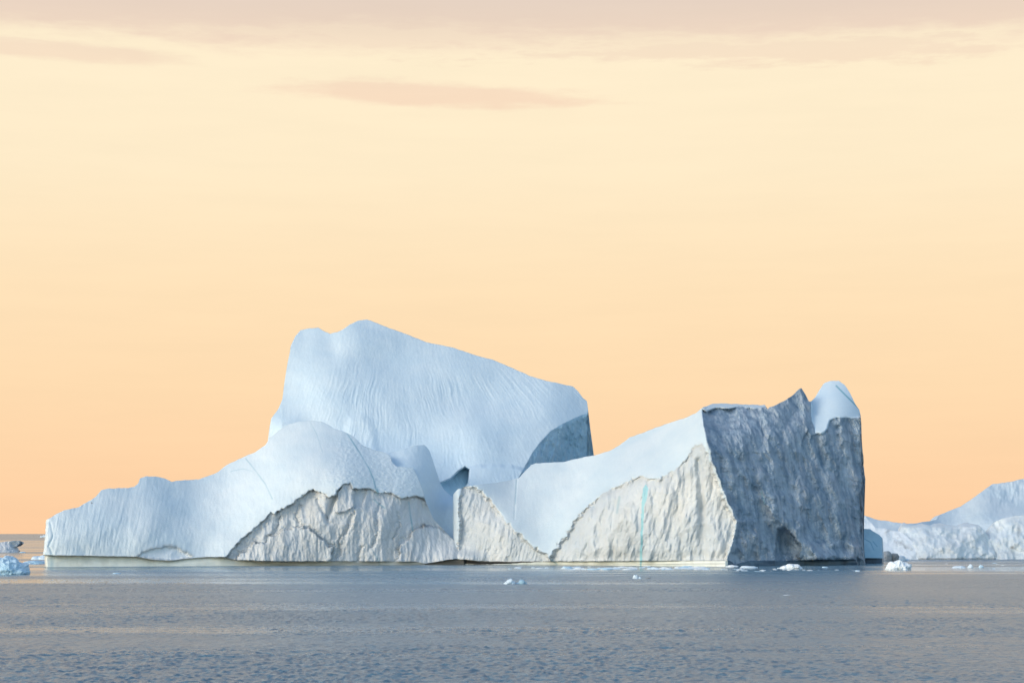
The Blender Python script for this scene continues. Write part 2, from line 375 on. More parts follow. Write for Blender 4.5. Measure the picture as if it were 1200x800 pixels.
# ---- rear peak
def rear_depth(PX, PY):
    f = tps([(316, 510, 66), (318, 490, 72), (334, 450, 88), (341, 405, 104), (354, 387, 116), (385, 392, 112), (428, 376, 126), (340, 470, 80),
             (380, 450, 84), (430, 450, 88), (430, 500, 68), (380, 500, 66), (500, 402, 124), (500, 450, 98), (500, 500, 76), (520, 555, 58), (560, 520, 68),
             (590, 429, 124), (600, 470, 100), (600, 510, 80), (600, 556, 62), (650, 449, 122), (650, 480, 102), (688, 470, 122), (630, 530, 76), (690, 530, 90),
             (400, 600, 40), (600, 620, 45), (690, 620, 60), (330, 620, 40), (500, 640, 30), (460, 400, 118), (460, 425, 108)], PX, PY)
    # swells and lobes
    f += -5 * np.exp(-(((PX - 338) / 18) ** 2 + ((PY - 500) / 14) ** 2))
    lob = poly_sd([(405, 520), (405, 500), (410, 489), (424, 486), (434, 491), (440, 505), (444, 530), (425, 540)], PX, PY)
    f += -1.1 * smooth(4, -7, lob)
    f += -3 * np.exp(-(((PX - 420) / 34) ** 2 + ((PY - 395) / 20) ** 2)) + 2 * np.exp(-(((PX - 388) / 14) ** 2 + ((PY - 405) / 22) ** 2))
    f += 5 * np.exp(-(((PX - 560) / 60) ** 2 + ((PY - 470) / 22) ** 2))
    # rills running down the slope, fanning out
    cx = 470 + 0.0 * PX; ang = (PX - 455) / (np.clip(PY - 250, 40, None))
    w = 0.02 * fbm(PX * 0.02, PY * 0.02, PX * 0, 3, 2)
    ri = ridged((ang + w) * 60, PY * 0.016, PX * 0, 4, 5, 0.7)
    m = smooth(395, 470, PY) * smooth(330, 380, PX)
    brk = 0.35 + 0.65 * smooth(-0.35, 0.45, fbm(PX * 0.03, PY * 0.012, PX * 0, 3, 6))
    f += 0.17 * ri * (0.15 + 0.85 * m) * brk
    f += 1.0 * fbm(PX * 0.014, PY * 0.014, PX * 0, 3, 3) + 0.07 * fbm(PX * 0.3, PY * 0.2, PX * 0, 3, 4)
    # ledge at the foot of the slope
    led = pl([(530, 552), (552, 548), (580, 546), (605, 548), (640, 560)])(PX)
    led = led + 2.5 * fbm(PX * 0.05, PX * 0, PX * 0, 3, 7)
    f += -2.2 * smooth(-3, 3, PY - led) * smooth(528, 545, PX)
    # crevice wall, turned to the right
    cw = poly_sd([(515, 566), (528, 561), (537, 552), (545, 547), (550, 550), (549, 566), (541, 577), (529, 584), (515, 590)], PX, PY)
    f += smooth(1, -1.5, cw) * (3 + 0.9 * (PX - 515) * 0.33)
    # right-hand fracture facet
    fc = poly_sd(FACET, PX, PY)
    ins = np.clip(-fc, 0, 60)
    f += ins * 0.36 * 1.55 + smooth(0, -3, fc) * (1.6 * fbm(PX * 0.16, PY * 0.05, PX * 0, 5, 8, 0.6) + 1.3 * facets(PX * .12, PY * .04, 5, 1.4, 0.6, 0.8))
    return BASE(PX) * 0 + 745 + f
FACET = [(596, 572), (607, 561), (614, 548), (624, 530), (632, 519), (645, 505), (660, 496), (675, 489), (700, 479), (780, 470), (780, 700), (596, 700)]
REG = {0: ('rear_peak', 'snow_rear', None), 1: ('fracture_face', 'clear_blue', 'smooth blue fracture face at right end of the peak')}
def rear_reg(PX, PY):
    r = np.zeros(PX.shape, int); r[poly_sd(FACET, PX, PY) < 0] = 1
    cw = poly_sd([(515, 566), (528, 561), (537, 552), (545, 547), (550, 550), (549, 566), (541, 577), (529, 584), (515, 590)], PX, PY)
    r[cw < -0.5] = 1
    return r
rtop = pl([(314, 515), (316, 500), (318, 490), (326, 479), (331, 468), (333, 450), (337, 425), (340, 411), (340.6, 405), (346, 394), (352, 387), (360, 385), (373, 384), (380, 388), (387, 391), (395, 389), (402, 386), (410, 380), (420, 375.5), (430, 374.5), (438, 377),
           (455, 384), (475, 391), (500, 401), (530, 407), (560, 417), (577, 421), (600, 431), (620, 440), (640, 446), (655, 449), (672, 453), (678, 459), (683, 466), (688, 470), (689.5, 483), (691.5, 500), (696, 534), (698, 560)])
relief(314, 698, rtop, WL, rear_depth, main, rear_reg, back=55, nrow=300, step=0.8, endL=14, endR=30, rl=4, rr=3, seed=11, topjit=0.35)

# ---- middle blue saddle lobe
def mid_depth(PX, PY):
    f = tps([(432, 530, 34), (445, 545, 26), (460, 531, 34), (470, 545, 24), (485, 530, 32), (497, 522, 38), (480, 560, 18), (490, 570, 16), (500, 545, 30), (506, 535, 38), (505, 580, 27), (512, 560, 32), (516, 568, 38),
             (510, 605, 25), (520, 590, 30), (529, 582, 42), (520, 620, 25), (530, 610, 26), (536, 600, 24), (538, 630, 20), (536, 650, 14), (548, 600, 14), (555, 640, 18), (440, 640, 14), (500, 650, 10)], PX, PY)
    f += 0.5 * fbm(PX * 0.04, PY * 0.04, PX * 0, 4, 21) + 0.1 * fbm(PX * 0.3, PY * 0.2, PX * 0, 2, 22)
    return BASE(PX) + f
REG = {0: ('saddle_slope', 'snow_rear', None)}
mtop = pl([(426, 524), (440, 533), (452, 531), (470, 527), (485, 522), (497, 521), (503, 527), (507, 538), (511, 551), (516, 566), (520, 573), (529, 581), (545, 590), (560, 600)])
relief(426, 560, mtop, WL, mid_depth, main, none_reg, back=22, nrow=150, step=0.8, endL=6, endR=6, rl=4, rr=4, seed=12, topjit=0.25)

# ---- left front mass
LCLIFF = [(262, 656), (270, 645), (282, 632), (295, 621), (306, 612), (314, 604), (318, 599), (322, 602), (330, 596), (342, 590), (352, 582), (362, 575), (368, 573), (375, 576), (382, 578), (386, 582), (392, 580),
          (396, 573), (402, 567), (411, 566), (414, 572), (422, 572.5), (434, 572), (444, 577), (452, 576), (464, 579), (470, 584), (484, 581), (498, 584), (500, 590), (520, 600), (560, 640), (560, 700), (262, 700)]
LPATCH = [(160, 652), (166, 647), (180, 642), (196, 639), (206, 640), (216, 646), (226, 651), (222, 654), (200, 657), (178, 655)]
SLAB1 = [(278, 700), (280, 651), (288, 642), (300, 637), (308, 635), (322, 628), (333, 619), (345, 616), (356, 617), (366, 622), (378, 631), (388, 640), (384, 700)]
SLAB2 = [(462, 700), (468, 644), (474, 635), (484, 622), (497, 615), (508, 614), (518, 622), (530, 632), (560, 650), (560, 700)]
BLK = [(393, 600), (396, 578), (401, 567), (413, 566), (414, 580), (414, 595), (404, 600)]
BLK2 = [(414, 573), (430, 572), (428, 582), (424, 592), (415, 596)]
Llip = pl([(53, 650), (100, 651), (160, 652), (178, 655.5), (200, 656.5), (222, 654), (240, 652.5), (262, 652.5), (275, 656), (330, 657.5), (430, 657.5), (486, 658), (499, 660.3), (512, 658.5), (528, 655.6), (548, 655)])
Lrec = pl([(53, 1.7), (240, 2.2), (262, 4), (300, 2.6), (500, 2.4), (515, 6), (530, 9), (548, 9)])
def left_depth(PX, PY):
    f = tps([(53, 650, -2), (53, 625, 0), (54, 608, 5), (75, 600, 5), (75, 640, -3), (100, 650, -3), (100, 620, 0), (100, 592, 9), (125, 575, 15), (125, 610, 3),
             (150, 650, -3), (150, 615, 3), (150, 574, 18), (180, 640, -2), (180, 600, 8), (175, 562, 24), (220, 650, -1), (220, 620, 7), (220, 595, 16), (225, 566, 30),
             (260, 648, -2), (260, 600, 12), (260, 552, 35), (300, 640, -4), (300, 600, 3), (300, 565, 18), (300, 532, 37), (340, 655, -3), (340, 610, -2), (340, 580, 2), (335, 545, 16), (340, 502, 44), (372, 494, 45),
             (375, 655, -3), (375, 580, -1), (375, 540, 12), (410, 655, -3), (410, 570, 0), (410, 540, 13), (410, 510, 34), (440, 655, -3), (440, 580, 2), (440, 553, 12), (430, 524, 28),
             (480, 655, -1), (480, 585, 6), (480, 560, 14), (458, 536, 23), (497, 584, 12), (506, 606, 12), (520, 655, 3), (530, 637, 9), (545, 655, 7), (400, 700, -4), (150, 690, -4), (520, 690, 0)], PX, PY)
    jx = PX + 1.6 * fbm(PX * 0.2, PY * 0.2, PX * 0, 3, 41); jy = PY + 1.4 * fbm(PX * 0.2, PY * 0.2, PX * 0 + 5, 3, 42)
    c = poly_sd(LCLIFF, jx, jy); cm = smooth(0.4, -1.0, c)
    # snow
    pit = smooth(370, 410, PX) * smooth(500, 520, PY)
    sn = 0.8 * fbm(PX * 0.018, PY * 0.02, PX * 0, 3, 31) + 0.06 * fbm(PX * 0.28, PY * 0.13, PX * 0, 3, 32)
    sn += pit * 0.26 * fbm(PX * 0.22 + PY * 0.05, PY * 0.4, PX * 0, 3, 33)
    ribs = smooth(300, 120, PX)
    sn += ribs * 0.11 * ridged(PX * 0.16 + 0.03 * PY, PY * 0.018, PX * 0, 3, 34)
    sn += -2.2 * np.exp(-((PX - 60) / 5) ** 2) * smooth(610, 620, PY) * 0 + 0.9 * np.exp(-(line_d([(58, 612), (62, 628), (58, 640), (66, 655)], PX, PY) / 1.3) ** 2) * 0.35
    f += sn * (1 - cm)
    # cliff: cut back under the snow lip, chipped
    cd = cliff_detail(PX, PY, 0.8, 35)
    f += cm * (1.6 + 1.4 * smooth(0, -8, c) * smooth(-40, -8, c) + cd)
    kx = jx + 4.5 * fbm(PX * 0.07, PY * 0.07, PX * 0, 4, 43); ky = jy + 4.5 * fbm(PX * 0.07, PY * 0.07, PX * 0 + 3, 4, 44)
    for P_, a_, w_ in ((SLAB1, -1.9, 1.2), (SLAB2, -1.9, 1.2), (BLK, -1.8, 1.0), (BLK2, 1.3, 1.0)):
        s_ = poly_sd(P_, *((kx, ky) if P_ in (SLAB1, SLAB2) else (jx, jy))); f += a_ * smooth(w_, -w_, s_) * cm
        if P_ in (SLAB1, SLAB2): f += cm * 0.7 * np.exp(-((s_ - 1.5) / 1.8) ** 2) * (s_ > 0)
    for L_, a_, w_ in (([(330, 606), (322, 622), (312, 634)], 1.2, 1.6), ([(352, 590), (346, 604), (350, 612)], 1.2, 1.6), ([(414, 600), (408, 618), (398, 634), (394, 655)], 1.3, 2.0), ([(446, 590), (440, 606), (443, 624), (436, 640)], 1.0, 1.6), ([(466, 600), (470, 616), (462, 630)], 1.0, 1.6), ([(372, 585), (378, 600), (386, 612)], 1.2, 1.8), ([(424, 640), (418, 656)], 1.0, 1.6)):
        f += cm * a_ * np.exp(-(line_d(L_, kx * 0.5 + jx * 0.5, ky * 0.5 + jy * 0.5) / w_) ** 2)
    f += cm * 2.5 * np.exp(-(line_d([(392, 582), (388, 594), (384, 606)], PX, PY) / 2.6) ** 2)
    pd = poly_sd(LPATCH, jx, jy); f += smooth(0.5, -3, pd) * (1.0 + 0.7 * facets(PX * 0.09 + PY * 0.05, PY * 0.12, 39, 2.0, 0.42, 0.9))
    # wave-cut notch
    lip = Llip(PX) + 0.5 * fbm(PX * 0.12, PX * 0, PX * 0, 4, 36)
    rc = Lrec(PX)
    nt = smooth(-0.3, 0.5, PY - lip)
    flat = -0.16 * np.clip(PY - lip, 0, 30) * smooth(500, 300, PX) + 0.3 * fbm(PX * 0.02, PY * 0.1, PX * 0, 3, 37)
    f = f * (1 - nt) + nt * flat
    f = np.where(nt > 0, f, np.minimum(f, 60) - (rc - 2.5) * smooth(34, 1, lip - PY))
    return BASE(PX) + f
def left_reg(PX, PY):
    jx = PX + 1.6 * fbm(PX * 0.2, PY * 0.2, PX * 0, 3, 41); jy = PY + 1.4 * fbm(PX * 0.2, PY * 0.2, PX * 0 + 5, 3, 42)
    r = np.zeros(PX.shape, int)
    r[poly_sd(LCLIFF, jx, jy) < -0.3] = 1
    r[poly_sd(LPATCH, jx, jy) < -0.2] = 4
    lip = Llip(PX) + 0.5 * fbm(PX * 0.12, PX * 0, PX * 0, 4, 36)
    r[(PY > lip)] = 2
    r[(PY > lip) & (PX > 270)] = 3
    r[(PY > lip) & (PX > 498)] = 5
    return r
def left_vein(PX, PY):
    v = np.zeros(PX.shape)
    for L_, w in (([(407, 508), (420, 528), (432, 548), (438, 562), (442, 579)], 0.75), ([(288, 537), (300, 552), (311, 567), (319, 584)], 0.55), ([(438, 585), (445, 591), (451, 595)], 1.1),
                  ([(479, 588), (481, 604), (484, 622)], 0.8), ([(437, 645), (442, 653), (446, 664)], 0.9), ([(363, 494), (371, 508), (378, 530)], 0.4), ([(270, 552), (285, 549), (296, 552)], 0.4),
                  ([(57, 612), (62, 628), (58, 640), (64, 652), (62, 665)], 0.5)):
        k = 0.85 if w > 0.5 else 0.4
        v = np.maximum(v, 0.75 * k * np.exp(-(line_d(L_, PX, PY) / w) ** 2))
    v = v * (0.55 + 0.6 * smooth(-0.4, 0.5, perlin(PX * 0.05, PY * 0.05, PX * 0, 54)))
    v = np.maximum(v, 0.8 * np.exp(-(((PX - 442) / 1.6) ** 2 + ((PY - 576) / 4) ** 2)))
    v = np.maximum(v, 0.35 * np.exp(-((PX - 60.5) / 2.2) ** 2) * (PY > 650))
    return v
def left_dirt_shade(PX, PY):
    jx = PX + 1.6 * fbm(PX * 0.2, PY * 0.2, PX * 0, 3, 41); jy = PY + 1.4 * fbm(PX * 0.2, PY * 0.2, PX * 0 + 5, 3, 42)
    c = poly_sd(LCLIFF, jx, jy)
    d = 0.6 * np.exp(-((c + 1.2) / 1.4) ** 2) * (PY < 655) * smooth(-0.2, 0.5, perlin(PX * 0.06, PY * 0.06, PX * 0, 51) + 0.35)  # shade under the snow lip, painted along the cliff top
    kx = jx + 4.5 * fbm(PX * 0.07, PY * 0.07, PX * 0, 4, 43); ky = jy + 4.5 * fbm(PX * 0.07, PY * 0.07, PX * 0 + 3, 4, 44)
    for S_ in (SLAB1, SLAB2):
        s = poly_sd(S_, kx, ky); d = np.maximum(d, 0.6 * smooth(-0.3, 0.4, perlin(PX * 0.09, PY * 0.09, PX * 0, 55)) * np.exp(-((s) / 1.0) ** 2) * (PY < 652) * (c < 0))  # painted shade in the creases along the slab edges
    d = np.maximum(d, 0.4 * np.exp(-((poly_sd(LPATCH, jx, jy)) / 1.8) ** 2))
    lip = Llip(PX); d = np.maximum(d, 0.55 * np.exp(-((PY - lip - 0.5) / 1.0) ** 2)); d = np.maximum(d, (PY > lip) * smooth(235, 345, PX) * (0.62 + 0.3 * fbm(PX * 0.03, PY * 0.5, PX * 0, 3, 53)))  # painted shade below the notch lip, then staining of the band further right
    return d
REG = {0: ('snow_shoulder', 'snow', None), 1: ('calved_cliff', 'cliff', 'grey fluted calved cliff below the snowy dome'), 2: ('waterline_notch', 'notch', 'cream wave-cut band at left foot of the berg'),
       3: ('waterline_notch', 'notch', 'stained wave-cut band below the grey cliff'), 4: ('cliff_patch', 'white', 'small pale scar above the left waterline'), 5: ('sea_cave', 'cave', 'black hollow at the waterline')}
ltop = pl([(52.5, 609), (56, 607), (75, 597.5), (92, 594), (102, 588), (112, 582), (119, 574), (128, 572), (150, 571.5), (157, 570), (162, 566), (164, 560), (172, 557.5), (185, 558.5), (192, 560), (200, 564), (215, 562.5), (232, 561.5), (243, 558), (256, 552.5),
           (265, 545), (280, 537.5), (300, 529), (311, 521), (316, 513), (325, 505), (338, 497), (350, 493.5), (362, 492.5), (376, 493.5), (386, 498), (391, 502), (405, 506), (414, 511), (424, 521), (438, 527), (452, 530.5), (457, 534), (459, 541), (464, 546),
           (484, 548), (490, 560), (496, 577), (498, 585), (503, 597), (508, 608), (516, 616), (524, 625), (534, 634), (541, 641), (546, 655)])
def left_warp(PX, PY):
    o = pl([(607, 1.5), (625, 0.8), (640, -0.8), (649, -1.8), (650.3, -1.6), (651, 0), (666, 0)])(PY) + 0.7 * fbm(PY * 0.12, PY * 0, PY * 0, 4, 38, 0.6)
    return o * smooth(75, 54, PX)
relief(52.5, 546, ltop, WL, left_depth, main, left_reg, back=50, nrow=300, step=0.75, endL=16, endR=6, rl=3.0, rr=2.5, seed=13, topjit=0.45, warp=left_warp, attrs={'vein': left_vein, 'dirt': left_dirt_shade})

# ---- right front mass: wing, cream cliffs, shaded tower
TRI1 = [(520, 700), (520, 647), (536, 641), (538, 620), (537, 585), (542, 570), (548, 568), (558, 571), (566, 577), (578, 591), (590, 606), (602, 620), (614, 630), (628, 641), (641, 650), (646, 660), (640, 700)]
TRI2 = [(644, 700), (644, 656), (650, 645), (663, 627), (674, 609), (684, 598), (697, 586), (708, 577), (722, 570), (733, 565), (744, 559), (752, 558), (768, 561), (783, 556), (793, 548), (803, 538), (812, 524), (820, 519), (828, 528), (838, 556), (852, 592), (862, 608), (861, 626), (853, 650), (850, 700)]
TOWER = [(822, 470), (823, 486), (824, 500), (829, 520), (834, 540), (846, 572), (860, 604), (863, 612), (861, 626), (853, 650), (850, 700), (1100, 700), (1100, 490), (1008, 489), (990, 491), (978, 489), (972, 493), (967, 505), (962, 509), (956, 506), (951, 490), (949, 478), (944, 455), (938, 450), (925, 452), (905, 455), (893, 476), (875, 474), (850, 478), (835, 480)]
CAVE = [(907, 656), (909, 636), (912, 622), (919, 617), (926, 622), (932, 634), (939, 640), (936, 650), (940, 656)]
BULGE = [(946, 640), (958, 632), (975, 634), (992, 634), (1010, 640), (1012, 656), (960, 656), (948, 650)]
VEIN = [(753.5, 572), (757, 567), (759.5, 572), (758, 584), (755, 592), (753.6, 620), (752, 664), (749.5, 664), (751, 620), (752, 592)]
Tlip = pl([(528, 655.2), (545, 655.6), (560, 657), (600, 657.8), (645, 657.5), (760, 657), (850, 656), (856, 657), (862, 661), (875, 657), (900, 656), (920, 656.5), (945, 656), (1000, 655.5), (1003, 656), (1007, 668), (1013, 670)])
Trec = pl([(528, 9), (555, 7), (575, 3), (700, 2), (845, 1.5), (860, 2), (885, 3), (940, 5), (960, 8), (1000, 8), (1005, 1), (1013, 0)])
def tower_edge(PY): return pl([(470, 822), (486, 823), (500, 824), (520, 829), (540, 834), (572, 846), (604, 860), (612, 863), (626, 861), (650, 853), (664, 850), (700, 849)])(PY) + 1.6 * fbm(PY * 0.07, PY * 0, PY * 0, 5, 68, 0.6) * smooth(490, 530, PY)
def right_depth(PX, PY):
    ed = tower_edge(PY)
    pxl = np.minimum(PX, ed)
    f = tps([(533, 575, 14), (533, 655, 2), (560, 570, 12), (560, 620, 4), (560, 655, 0), (600, 562, 30), (600, 620, 0), (600, 655, -2), (640, 650, -3), (640, 620, 6), (640, 580, 20), (640, 545, 36), (690, 534, 40), (680, 560, 26), (690, 600, -1), (670, 655, -4), (680, 585, 14),
             (720, 524, 38), (720, 550, 18), (730, 575, 0), (730, 655, -5), (760, 505, 42), (760, 535, 17), (770, 565, -2), (790, 655, -4), (800, 490, 36), (795, 515, 17), (800, 545, 2), (823, 478, 24), (822, 500, 8), (822, 520, 2), (835, 560, 1), (850, 600, -1), (850, 655, -4), (800, 600, -2), (760, 690, -5), (560, 690, 0), (860, 620, -2)], pxl, PY, 0.05)
    jx = PX + 2.4 * fbm(PX * 0.12, PY * 0.12, PX * 0, 6, 61, 0.6); jy = PY + 2.4 * fbm(PX * 0.12, PY * 0.12, PX * 0 + 5, 6, 62, 0.6)
    right = smooth(-1.0, 1.5, PX - ed)
    c = np.minimum(poly_sd(TRI1, jx, jy), poly_sd(TRI2, jx, jy)); cm = smooth(1.5, -4.0, c) * (1 - right)
    sn = 0.7 * fbm(PX * 0.018, PY * 0.02, PX * 0, 3, 63) + 0.05 * fbm(PX * 0.25, PY * 0.12, PX * 0, 3, 64)
    sn += 0.22 * np.exp(-(line_d([(606, 562), (604, 585), (603, 608)], PX, PY) / 1.0) ** 2)
    lobes = 1.6 * fbm(PX * 0.06, PY * 0.018, PX * 0, 3, 70) * smooth(650, 700, PX)
    cd = 0.8 * cliff_detail(PX, PY, 1.05, 65, 0.22) + lobes + 1.6 * facets((PX + 0.5 * PY) * 0.045, (PY - 0.3 * PX) * 0.05, 67, 2.0, 0.42, 0.9)
    # deep vertical grooves of the big cliff
    for L_, a_, w_ in (([(818, 540), (822, 580), (826, 655)], 2.2, 4), ([(790, 560), (796, 600), (800, 655)], 0.9, 4), ([(720, 590), (716, 620), (718, 655)], 1.2, 4), ([(690, 610), (688, 655)], 1.0, 3)):
        cd = cd + a_ * np.exp(-(line_d(L_, PX, PY) / w_) ** 2)
    f = f + sn * (1 - cm) * (1 - right) + cm * (1.0 + cd)
    # tower face turns away to the right
    b0 = BASE(ed)
    over = PX - ed
    base_left = BASE(pxl) + f
    # the face runs straight back from the edge to the far right corner
    far_ = BASE(PX * 0 + 1013) + (655 - PY) * 0.34 * 0.2 + 2
    k = np.clip(over / (1013 - ed), 0, 1)
    Y = np.where(over > 0, base_left * (1 - k) + far_ * k + 2.5 * smooth(0, 7, over) * (1 - k), base_left)
    x = PX * 0.33; z = PY * 0.33
    w = 4 * fbm(x * 0.05, z * 0.05, x * 0, 3, 70)
    rough = -1.4 * ridged((x * 0.9 - 0.25 * z + w) * 0.07, z * 0.035, x * 0, 4, 71) + 4.2 * facets((x + w - 0.35 * z) * 0.075, (z + 0.3 * x) * 0.035, 72, 2.0, 0.42, 0.9) + 2.6 * facets((x + w + 0.3 * z) * 0.20, z * 0.12, 73, 2.0, 0.42, 0.9, False) + 1.3 * facets((x - 0.4 * z) * 0.5, z * 0.28, 76, 2.0, 0.42, 0.9) + 0.6 * fbm((x - 0.3 * z) * 0.35, z * 0.2, x * 0, 5, 74, 0.7)
    rough += 2.0 * fbm(x * 0.05, z * 0.04, x * 0, 3, 75)
    # the long pale buttress sweeping down to the right
    bt_ = line_d([(895, 560), (905, 590), (922, 612), (945, 640), (960, 655)], PX, PY); rough += -4.5 * np.exp(-(bt_ / 10) ** 2)
    bt2 = line_d([(968, 510), (975, 560), (985, 610), (1000, 640)], PX, PY); rough += -3.2 * np.exp(-(bt2 / 8) ** 2)
    bt3 = line_d([(858, 560), (868, 600), (890, 640)], PX, PY); rough += -1.5 * np.exp(-(bt3 / 9) ** 2)
    kx = jx + 3 * fbm(PX * 0.05, PY * 0.05, PX * 0, 3, 79)
    for L_, a_, w_ in (([(866, 478), (872, 540), (884, 600), (892, 655)], 2.2, 7), ([(897, 476), (902, 530), (918, 580), (948, 625), (965, 655)], 3.2, 9), ([(938, 462), (950, 520), (958, 580), (975, 640)], 3.0, 8), ([(985, 492), (984, 560), (994, 610), (1004, 650)], 2.4, 7),
                       ([(868, 556), (888, 570), (905, 604), (915, 615)], 2.6, 6), ([(915, 520), (935, 560), (940, 610), (932, 630)], 2.0, 6)):
        rough += -0.7 * a_ * np.exp(-line_d(L_, kx, PY) / w_)
    cv = poly_sd(CAVE, jx, jy); rough += 4.0 * smooth(1, -1.5, cv) + 2 * smooth(0, -12, cv)
    bg_ = poly_sd(BULGE, jx, jy); rough += -2.2 * smooth(2, -5, bg_)
    mx = PX + 1.0 * fbm(PX * 0.09, PY * 0.09, PX * 0, 3, 77); my = PY + 1.0 * fbm(PX * 0.09, PY * 0.09, PX * 0 + 5, 3, 78)
    cap = poly_sd(CAP, mx, my); cpm = smooth(1.2, -1.8, cap)
    strip = smooth(1.0, -1.0, poly_sd(STRIP, mx, my))
    rough = rough * (1 - cpm) * (1 - strip)
    # snow cap: a rounded hood leaning back
    hood = -1.5 - (PX - 955) * 0.33 * 0.85 + np.clip(508 - PY, 0, 80) * 0.33 * 0.9 + 10 * ((PX - 970) / 34.0) ** 2 * (PX > 970) + 7 * np.clip((475 - PY) / 30, 0, 1) ** 2
    Y = Y + right * rough + cpm * hood + strip * (478 - np.minimum(PY, 480)) * 1.2
    lip = Tlip(PX) + 0.5 * fbm(PX * 0.12, PX * 0, PX * 0, 4, 66)
    nt = smooth(-0.3, 0.5, PY - lip)
    nY = wdist(WL(PX)) + 0.5 * fbm(PX * 0.02, PY * 0.1, PX * 0, 3, 67)
    rc = Trec(PX)
    Y = Y - (rc - 3) * smooth(14, 2, lip - PY) * (1 - nt)
    Y = Y * (1 - nt) + nt * nY
    return Y
CAP = [(950, 478), (951, 462), (958, 446), (968, 436), (988, 436), (1004, 450), (1014, 468), (1022, 480), (1022, 490), (992, 489), (980, 489), (973, 493), (968, 505), (962, 509.5), (956, 507), (952, 494)]
STRIP = [(822, 478), (832, 470), (860, 468), (895, 470), (900, 476), (885, 478.5), (868, 476), (850, 479), (838, 478), (828, 483)]
def right_reg(PX, PY):
    jx = PX + 2.4 * fbm(PX * 0.12, PY * 0.12, PX * 0, 6, 61, 0.6); jy = PY + 2.4 * fbm(PX * 0.12, PY * 0.12, PX * 0 + 5, 6, 62, 0.6)
    ed = tower_edge(PY)
    r = np.zeros(PX.shape, int)
    r[poly_sd(TRI1, jx, jy) < 0] = 1
    r[poly_sd(TRI2, jx, jy) < 0] = 2
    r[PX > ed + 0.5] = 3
    mx = PX + 1.0 * fbm(PX * 0.09, PY * 0.09, PX * 0, 3, 77); my = PY + 1.0 * fbm(PX * 0.09, PY * 0.09, PX * 0 + 5, 3, 78)
    r[poly_sd(STRIP, mx, my) < 0] = 0
    r[poly_sd(CAP, mx, my) < 0] = 4
    lip = Tlip(PX) + 0.5 * fbm(PX * 0.12, PX * 0, PX * 0, 4, 66)
    r[(PY > lip) & (PX <= 853)] = 6
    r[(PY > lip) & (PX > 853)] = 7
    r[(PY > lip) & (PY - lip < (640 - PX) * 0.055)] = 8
    r[poly_sd(VEIN, PX, PY) < 0.1] = 5
    return r
def right_vein(PX, PY):
    v = np.zeros(PX.shape)
    for L_, w, k in (([(980, 452), (990, 462), (1000, 472), (1007, 479)], 0.9, 0.85), ([(892, 575), (896, 590)], 0.8, 0.6), ([(726, 582), (723, 600)], 1.5, 0.3), ([(605, 562), (604, 590)], 0.5, 0.35), ([(646, 655), (655, 663)], 0.7, 0.5)):
        v = np.maximum(v, k * np.exp(-(line_d(L_, PX, PY) / w) ** 2))
    return v
def right_dirt_shade(PX, PY):
    jx = PX + 2.4 * fbm(PX * 0.12, PY * 0.12, PX * 0, 6, 61, 0.6); jy = PY + 2.4 * fbm(PX * 0.12, PY * 0.12, PX * 0 + 5, 6, 62, 0.6)
    d = 0
    for P_ in (TRI1, TRI2):
        s = poly_sd(P_, jx, jy); d = np.maximum(d, 0.12 * np.exp(-((s + 2) / 4.0) ** 2) * smooth(-0.2, 0.5, perlin(PX * 0.05, PY * 0.05, PX * 0, 52) + 0.3))
    lip = Tlip(PX)
    d = np.maximum(d, 0.5 * np.exp(-((PY - lip - 0.4) / 0.7) ** 2) * (PX < 850)); d = np.maximum(d, 0.5 * np.exp(-((PY - lip - 4) / 0.8) ** 2) * (PX < 850))  # painted shade below the notch lip, and a second dark line lower down
    return d * (PX < tower_edge(PY))
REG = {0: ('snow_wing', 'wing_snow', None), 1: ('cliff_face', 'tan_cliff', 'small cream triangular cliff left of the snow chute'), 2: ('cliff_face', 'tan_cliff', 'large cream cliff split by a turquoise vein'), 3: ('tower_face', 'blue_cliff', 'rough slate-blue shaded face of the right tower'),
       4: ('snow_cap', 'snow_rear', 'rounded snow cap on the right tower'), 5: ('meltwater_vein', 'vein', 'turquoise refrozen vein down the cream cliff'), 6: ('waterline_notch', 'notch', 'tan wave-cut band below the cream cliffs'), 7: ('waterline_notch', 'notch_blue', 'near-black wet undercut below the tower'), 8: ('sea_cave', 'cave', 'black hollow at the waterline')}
ttop = pl([(531, 579), (536, 573), (546, 569.5), (560, 567.5), (580, 565.5), (600, 562), (608, 560), (615, 552), (622, 545), (628, 542.5), (660, 541), (677, 537), (697, 533), (715, 528), (725, 522), (738, 512), (752, 507.5), (768, 501), (785, 495), (800, 490.5), (815, 484), (824, 477),
           (835, 473), (850, 472.5), (870, 473.5), (878, 474), (892, 474.5), (896, 474), (900, 480), (902, 477), (910, 474), (922, 468), (930, 462), (936, 456), (939, 454.5), (944, 462), (948, 470), (951, 470), (957, 464), (962, 455), (966, 449), (973, 446), (983, 446), (990, 451), (996, 460), (1002, 473), (1007, 480), (1009, 489), (1010, 510), (1012, 545), (1013.5, 570), (1013, 610), (1012.5, 640)])
def tower_warp(PX, PY):
    o = pl([(480, 0), (520, -0.8), (545, 0.3), (560, 1.2), (568, 0.8), (574, -1.4), (600, -1.0), (630, -1.3), (645, -0.3), (655, 0.4), (664, 0.2)])(PY) + 0.9 * fbm(PY * 0.09, PY * 0, PY * 0, 5, 69, 0.6)
    return o * smooth(985, 1011, PX) * smooth(488, 500, PY)
relief(531, 1013.5, ttop, WL, right_depth, main, right_reg, back=45, nrow=330, step=0.7, endL=12, endR=26, rl=8, rr=1.8, seed=14, topjit=0.5, warp=tower_warp, attrs={'vein': right_vein, 'dirt': right_dirt_shade})

